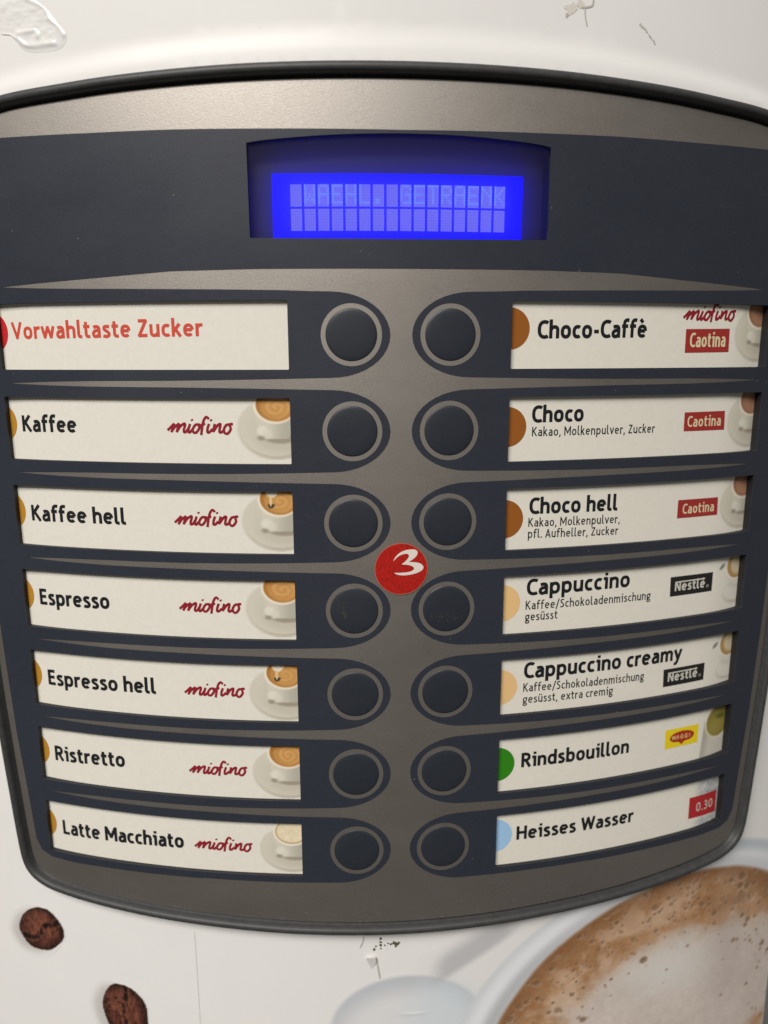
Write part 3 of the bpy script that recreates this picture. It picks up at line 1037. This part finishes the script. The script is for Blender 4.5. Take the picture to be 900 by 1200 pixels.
# ------------------------------------------------------------------ the round red sticker
st = empty('round_sticker', 0, 0, 0, 'round red sticker with a white swoosh numeral 3 between the button columns', 'sticker')
b = MB()
b.slab([circle(.1, -63.05, 7.35, 64)], .26, .15, 3)
b.build('sticker_disc', M['sticker'], st)
b = MB()
b.sheet([circle(.1, -63.05, 7.36, 64), circle(.1, -63.05, 7.2, 64)], .275, 0)
b.build('sticker_edge', M['sticker_edge'], st)
three = smooth_loop([(362, 332), (385, 285), (430, 240), (490, 212), (560, 203), (605, 212), (622, 240), (610, 275), (575, 310)], 5, False).tolist() \
    + smooth_loop([(528, 341), (600, 346), (655, 362), (685, 398), (672, 432), (620, 462), (540, 482), (460, 487), (400, 475), (370, 458)], 5, False).tolist() \
    + smooth_loop([(440, 458), (520, 452), (570, 435), (585, 412), (570, 392), (530, 375), (450, 366)], 5, False).tolist() \
    + smooth_loop([(490, 335), (520, 300), (530, 272), (515, 253), (480, 252), (430, 270), (390, 302)], 5, False).tolist()
three = np.array(three)
lp = np.stack([.1 + (three[:, 0] - 448) / 283 * 7.35, -63.05 - (three[:, 1] - 418) / 283 * 7.35], -1)
b = MB()
b.sheet([lp], .30, 2)
b.build('numeral', M['sticker_white'], st)

# ------------------------------------------------------------------ pictures printed on the white front
WH = (226, 219, 212)


def dink(c):
    return ink(c, WH, DOOR)


rs = np.random.RandomState(7)
BUB = []
for _ in range(900):
    ang = rs.uniform(0, 2 * np.pi)
    rr = .985 - abs(rs.normal(0, .2))
    if rr < .1: continue
    BUB.append((100 + 72 * rr * math.cos(ang), -241 + 64 * rr * math.sin(ang), rs.gamma(1.6, .2) + .26, rs.uniform(.4, 1)))
BUB += [(85.4, -205.8, 1.5, 1), (63, -223, 1.2, .9), (128, -190, 1.3, 1), (131.5, -191.5, 1.2, 1), (45.5, -205, 1.0, 1), (50.5, -200.5, .9, 1), (60, -190.5, .9, 1), (46, -211, .9, 1), (127, -212, 1.1, .8), (134, -206, 1.2, .9)]


def paint_mug(U, V):
    c = np.zeros(U.shape + (3,)) + np.array(WH, float)
    # saucer side handle, pale blue grey
    s1 = elli(U, V, 3.0, -216.5, 25, 20, .04)
    c = mixc(c, (190, 189, 190), s1)
    c = mixc(c, (222, 216, 212), elli(U, V, 2, -221, 22, 19, .25) * .9)
    c = mixc(c, (208, 211, 212), elli(U, V, 14, -212, 11, 12, .6) * .8)
    c = mixc(c, (198, 196, 196), elli(U, V, 4.5, -211, 4.5, .7, .6) * .7)
    c = mixc(c, (236, 231, 226), elli(U, V, 4.5, -210.3, 3.6, .5, .6) * .7)
    # shade band between handle and cup
    q = (U - 12.8) * .53 - (V + 197.2) * .85
    band = sst(-2.2, 1.0, -q + 1.5) * sst(-7, -1, q + 1.5) * sst(8, 16, U) * (1 - sst(32, 42, U))
    c = mixc(c, (176, 171, 171), np.clip(band, 0, 1) * .75)
    # the cup: outside edge, rim, inner wall
    cup = elli(U, V, 100.5, -240, 85.5, 72.5, .012)
    c = mixc(c, (208, 206, 205), cup)
    e = np.sqrt(((U - 100.5) / 85.5) ** 2 + ((V + 240) / 72.5) ** 2)
    c = mixc(c, (229, 226, 224), cup * (1 - sst(.0, .06, abs(e - .94))) * .95)
    c = mixc(c, (176, 172, 172), cup * (1 - sst(.0, .05, abs(e - .878))) * .75 * (1 - sst(20, 95, U)))
    c = mixc(c, (184, 188, 190), cup * sst(100, 122, U) * (1 - sst(.0, .06, abs(e - .975))) * .8)
    # foam
    wob = (fbm(U * .06, V * .06, 3) - .5)
    f = np.sqrt(((U - 100) / 72) ** 2 + ((V + 241) / 64) ** 2)
    foam = 1 - sst(.985, 1.015, f + wob * .02)
    n1 = fbm(U * .07, V * .07, 11); n2 = fbm(U * .30, V * .30, 21); n3 = fbm(U * 1.5, V * 1.5, 31, 3)
    sv = (U * .5 + V * .86); su = (U * .86 - V * .5)
    st_ = fbm(su * .05, sv * .22, 41)                       # streaks along the wall of the cup
    lum = 34 * (n2 - .5) + 26 * (n3 - .5) + 30 * (st_ - .5)
    brown = np.stack([168 + 1.15 * lum, 124 + lum * 1.25, 86 + lum * 1.3], -1)
    brown = mixc(brown, (214, 184, 160), sst(.50, .72, fbm(U * .12 + n1, V * .12, 43)) * .55)
    brown = mixc(brown, (122, 80, 48), sst(.82, 1.0, f) * .8 * (.6 + .8 * (n2 - .3)))
    lc = 16 * (n1 - .5) + 20 * (n3 - .5) + 12 * (n2 - .5)
    cream = np.stack([207 + lc, 190 + lc * 1.05, 177 + lc * 1.1], -1)
    r = np.sqrt(((U - 105) / 60) ** 2 + ((V + 233) / 36) ** 2) + (n1 - .5) * .34 + (st_ - .5) * .16
    k = (1 - sst(.72, 1.12, r))
    fc = brown * (1 - k[..., None]) + cream * k[..., None]
    fc = mixc(fc, (176, 124, 80), np.exp(-((r - .99) / .055) ** 2) * sst(60, 84, U + .5 * (n2 - .5)) * .55)
    fc = mixc(fc, (178, 160, 150), elli(U, V, 122, -215, 9, 20, .9) * .4)
    fc = mixc(fc, (221, 214, 203), elli(U + .5 * (V + 214), V, 97, -213, 17, 9, .9) * .7)
    c = c * (1 - foam[..., None]) + fc * foam[..., None]
    for bu, bv, br, ba in BUB:
        if bu < U.min() - 3 or bu > U.max() + 3 or bv < V.min() - 3 or bv > V.max() + 3:
            continue
        iu = np.where(abs(U[0] - bu) < 2.4 * br)[0]; iv = np.where(abs(V[:, 0] - bv) < 2.4 * br)[0]
        if not len(iu) or not len(iv): continue
        sl = (slice(iv[0], iv[-1] + 1), slice(iu[0], iu[-1] + 1))
        uu, vv = U[sl], V[sl]
        fo = foam[sl] * ba
        c[sl] = mixc(c[sl], (224, 204, 184), elli(uu, vv, bu + .25 * br, bv - .35 * br, br * 1.3, br * 1.1, .5) * fo * .3)
        c[sl] = mixc(c[sl], (88, 58, 36), elli(uu, vv, bu, bv, br, br * .8, .5) * fo * .72)
        c[sl] = mixc(c[sl], (178, 142, 112), elli(uu, vv, bu + .2 * br, bv - .2 * br, br * .45, br * .35, .5) * fo * .7)
    return dink(np.clip(c, 0, 244))


def mug_cover(U, V):
    a = ((U - 100.5) / 86.6) ** 2 + ((V + 240) / 73.5) ** 2 < 1
    h = ((U - 3) / 26.2) ** 2 + ((V + 216.5) / 21) ** 2 < 1
    g = (U > 6) & (V < -172 - (45 - U) * .45) & (U < 60)
    d = np.full(U.size, 1e9)
    ins = inside(np.stack([U.ravel(), V.ravel()], -1), [offset_loop(SIL, 4.6)]).reshape(U.shape)
    return (a | h | g) & ~ins


mug = picture('coffee_cup_print', -24, 150.2, -268, -164, .42, -1.955, paint_mug, M['door_print'], door, mug_cover)
tag(mug, 'printed photo of frothy milk coffee in a white cup')


def bean_print(pts, groove, shade, seed, label):
    lp = smooth_loop(pts, 6)
    g = smooth_loop(groove, 6, False)
    cu, cv = lp.mean(0)
    R = np.linalg.norm(lp - lp.mean(0), axis=1).mean()

    def sdf(U, V):
        q = np.stack([U.ravel(), V.ravel()], -1)
        d = np.min(np.linalg.norm(q[:, None, :] - lp[None], axis=2), 1)
        return np.where(inside(q, [lp]), -d, d).reshape(U.shape)

    def paint(U, V):
        d = sdf(U, V)
        q = np.stack([U.ravel(), V.ravel()], -1)
        dg = np.min(np.linalg.norm(q[:, None, :] - g[None], axis=2), 1).reshape(U.shape)
        c = np.zeros(U.shape + (3,)) + np.array(WH, float)
        sd = sdf(U + shade[0], V + shade[1])
        c = mixc(c, (188, 180, 172), (1 - sst(-2.5, 2.0, sd)) * .85)
        n2 = fbm(U * .9, V * .35, seed); n3 = fbm(U * 2.2, V * .8, seed + 9)
        rel = 70 * (n2 - .5) + 74 * (n3 - .5) + 46 * (fbm(U * 3.2, V * 2.4, seed + 5, 3) - .5)
        b0 = np.stack([92 + rel, 50 + rel * .66, 37 + rel * .52], -1)
        b0 = b0 * (.55 + .45 * sst(0.0, R * .45, -d))[..., None]
        hi = elli(U, V, cu - .32 * R, cv + .30 * R, R * .6, R * .45, .8)
        b0 = mixc(b0, (140, 84, 64), hi * .45 * (.4 + 1.2 * n3))
        b0 = mixc(b0, (30, 17, 13), sst(.60, .74, fbm(U * .7 + 5, V * .7, seed + 3)) * .6)
        b0 = mixc(b0, (24, 13, 10), (1 - sst(.1, 1.25, dg + 2.2 * (n3 - .5) + 1.2 * (n2 - .5))) * .92)
        b0 = mixc(b0, (146, 92, 66), (1 - sst(.0, .5, abs(dg - 1.35))) * .32)
        a = (1 - sst(-.18, .12, d))[..., None]
        return dink(np.clip(c * (1 - a) + b0 * a, 0, 244))
    cover = lambda U, V: (sdf(U, V) < .3) | (sdf(U + shade[0], V + shade[1]) < 1.9)
    o = picture('coffee_bean_print', lp[:, 0].min() - 7, lp[:, 0].max() + 1.5, lp[:, 1].min() - 4, lp[:, 1].max() + 1.5, .3, -1.955, paint, M['door_print'], door, cover)
    tag(o, label)
    return o


bean_print([(-130.5, -192.9), (-127.8, -187.2), (-122.4, -183.6), (-117.5, -183.4), (-113.5, -186.6), (-111.7, -190.7), (-112.9, -194.2), (-117.1, -198.2), (-120.7, -199.5), (-125.7, -199.5), (-129.0, -196.8)],
           [(-128.1, -195.5), (-124.5, -195.5), (-121.4, -192.7), (-119.3, -189.6), (-116.8, -189.3), (-113.2, -186.8)], (3.2, 1.6), 71, 'round brown coffee bean printed on the white front')
bean_print([(-99.3, -216.3), (-98.1, -210.4), (-94.9, -206.4), (-90.8, -205.9), (-86.4, -207.9), (-83.3, -212.2), (-83.0, -219.5), (-85.5, -225.5), (-91, -227.5), (-96.5, -224.5)],
           [(-90.6, -206.8), (-90.7, -211.7), (-91.6, -215.2), (-90.8, -221.0), (-90.5, -227)], (3.4, 1.0), 81, 'coffee bean with a straight groove printed on the white front')
b = MB()
ribbon(b, [(-64.8, -182.2), (-64.75, -190), (-64.7, -200.3), (-64.7, -216.4), (-64.6, -240)], .16, -1.96)
b.build('film_seam', mat('seam_grey', (0.5, 0.48, 0.46), 0.5), door)

# ------------------------------------------------------------------ marks of use stuck to the front
# dried glue: a bumpy clear patch
lp = smooth_loop([(-104, 82.5), (-96, 83.5), (-90.5, 80.6), (-87, 76.6), (-84.6, 73.2), (-86.6, 70.6), (-92, 70.2), (-97, 71.0), (-100.3, 74.6), (-104, 76)], 6)


def ridge(V, pts, wid, h):
    g = smooth_loop(pts, 8, False)
    d = np.min(np.linalg.norm(V[:, None, :] - g[None], axis=2), 1)
    return h * np.exp(-(d / wid) ** 2)


def glue_w(V):
    d = np.min(np.linalg.norm(V[:, None, :] - lp[None], axis=2), 1)
    w = -1.97 + .09 * sst(0, 1.6, d)
    w += ridge(V, [(-95, 82.6), (-90.5, 80.2), (-88.6, 77.2), (-86.5, 75.5), (-85.3, 73.6)], .6, .26)
    w += ridge(V, [(-103, 74.8), (-99, 74.0), (-97.6, 72.8), (-95.5, 71.8), (-91, 71.8), (-88, 71.8)], .55, .24)
    w += ridge(V, [(-98.4, 75.0), (-93.5, 75.2), (-92.6, 73.8)], .5, .24)
    w += .26 * (fbm(V[:, 0] * .45, V[:, 1] * .8, 91) - .42) * sst(0, 1.5, d)
    return np.maximum(w, -1.985)


G = np.stack(np.meshgrid(np.arange(-104, -84, .3), np.arange(70, 84, .3)), -1).reshape(-1, 2)
G = G[inside(G, [lp])]
b = MB()
b.sheet([lp], step=0, extra=G, wfun=glue_w)
o = b.build('glue_patch', mat('dried_glue', DOOR * .99, 0.2, spec=0.5))
tag(o, 'wrinkled patch of dried clear glue on the white front above the panel', 'glue patch')


def blot(b, cu, cv, r, w, seed, mi=0, squash=1.0, rot=0.0):
    a = np.linspace(0, 2 * np.pi, 14, endpoint=False)
    rr = r * (.65 + .7 * np.random.RandomState(seed).rand(14))
    x, y = rr * np.cos(a), rr * np.sin(a) * squash
    b.sheet([np.stack([cu + x * math.cos(rot) - y * math.sin(rot), cv + x * math.sin(rot) + y * math.cos(rot)], -1)], w, 0, mi)


gm = mat('scuff_grey', (0.48, 0.46, 0.43), 0.6)
b = MB()
blot(b, 43.2, 79.2, 1.7, -1.94, 100, 1, .8)
blot(b, 45.6, 80.4, 1.0, -1.93, 101, 1)
blot(b, 42.0, 77.6, .45, -1.92, 102, 0)
ribbon(b, smooth_loop([(46.0, 79.6), (48.6, 80.2), (49.0, 81.6), (48.8, 83)], 5, False), .45, -1.915)
ribbon(b, smooth_loop([(46.8, 79.5), (47.0, 77.6), (47.6, 75.6)], 5, False), .34, -1.912)
tag(b.build('paint_scratch', [gm, mat('chip_beige', (0.70, 0.67, 0.61), 0.5)]), 'chipped hooked scratch in the white front at the top edge above the panel', 'scratch')
b = MB()
for k in range(9):
    t_ = k / 8
    blot(b, 62.8 + 4.4 * t_ + (rs.rand() - .5) * .6, 77.2 - 4.0 * t_ + (rs.rand() - .5) * .5, .5 * (1 - .4 * t_), -1.93 + .002 * k, 130 + k, 0, .6, -.7)
tag(b.build('scuff_mark', mat('pale_scuff', (0.55, 0.53, 0.50), 0.6)), 'faint slanting grey scuff on the white front above the display right side', 'scuff')

b = MB()
for k, (x, y, r) in enumerate([(-5.9, -182.4, .45), (-5.9, -183.7, .4), (-5.95, -184.8, .42), (-5.9, -186.0, .3), (-7.9, -186.3, .5), (-7.4, -185.2, .3), (-2.6, -184.6, .4), (-1.6, -184.2, .55), (-.8, -184.6, .6), (-.2, -184.2, .4), (-1.2, -185.5, .35), (-3.6, -184.3, .3), (-4.6, -184.9, .3)]):
    blot(b, x, y, r, -1.93 + .001 * k, 160 + k, 0)
tag(b.build('grime_spots', M['grime']), 'cluster of olive brown grime spots on the white front just under the rim', 'grime')
b = MB()
fl = np.array([(-10.6, -188.6), (-7.6, -188.3), (-7.3, -190.2), (-8.0, -192.2), (-8.9, -193.2), (-9.6, -191.4)])
b.sheet([fl], step=0, wfun=lambda V: -1.9 + .95 * sst(-193, -188, V[:, 1]))
b.wall(fl, -1.9, -1.97, flip=True)
ribbon(b, smooth_loop([(-7.3, -189.0), (-6.9, -192), (-6.5, -194.5), (-6.1, -197.0)], 4, False), .55, -1.93, 1)
ribbon(b, smooth_loop([(-11.2, -181.6), (-11.4, -183.4), (-12.4, -185.6)], 4, False), .4, -1.93, 1)
tag(b.build('paint_flake', [mat('flake_white', DOOR * .98, .4), gm]), 'small lifted white paint flake peeling below the rim', 'paint flake')

# dust on the dark film and along the groove of the rim
b = MB()
R2 = np.random.RandomState(3)
k = 0
while k < 34:
    x, y = R2.uniform(-122, 122), R2.uniform(-160, 50)
    if not inside(np.array([(x, y)]), [nav] + [offset_loop(h_, .6) for h_ in holes])[0]:
        continue
    if any((x - s * BU) ** 2 + (y + ROW * i) ** 2 < 72 for s in (-1, 1) for i in range(7)):
        continue
    if (x - .1) ** 2 + (y + 63) ** 2 < 70: continue
    blot(b, x, y, R2.uniform(.06, .15), .11 + .0005 * k, 200 + k)
    k += 1
for k in range(40):
    x = R2.uniform(-75, 60)
    q = SIL[np.argmin(np.linalg.norm(SIL - np.array((x, -174)), axis=1))]
    blot(b, x, q[1] + R2.uniform(.6, 1.1) + 2.5 * (R2.rand() < .2), R2.uniform(.08, .22), .012 + .0005 * k, 300 + k, 0, .5)
tag(b.build('dust_specks', M['dust'], panel), kind='stuff')
b = MB()
for k in range(26):
    x, y = (-BU - 2.8 + R2.normal(0, .5), -75 + R2.normal(-.5, 1.6)) if k < 12 else (BU + R2.normal(0, 2.2), -77.4 + R2.normal(0, .9))
    r = math.hypot(x - (BU if k >= 12 else -BU), y + 75)
    if r > 5.0: continue
    blot(b, x, y, R2.uniform(.12, .34), 0.53 - .0095 * r ** 1.35 + .02 + .001 * k, 400 + k)
tag(b.build('button_grime', mat('olive_grime', (0.04, 0.04, 0.022), .7), panel), kind='stuff')
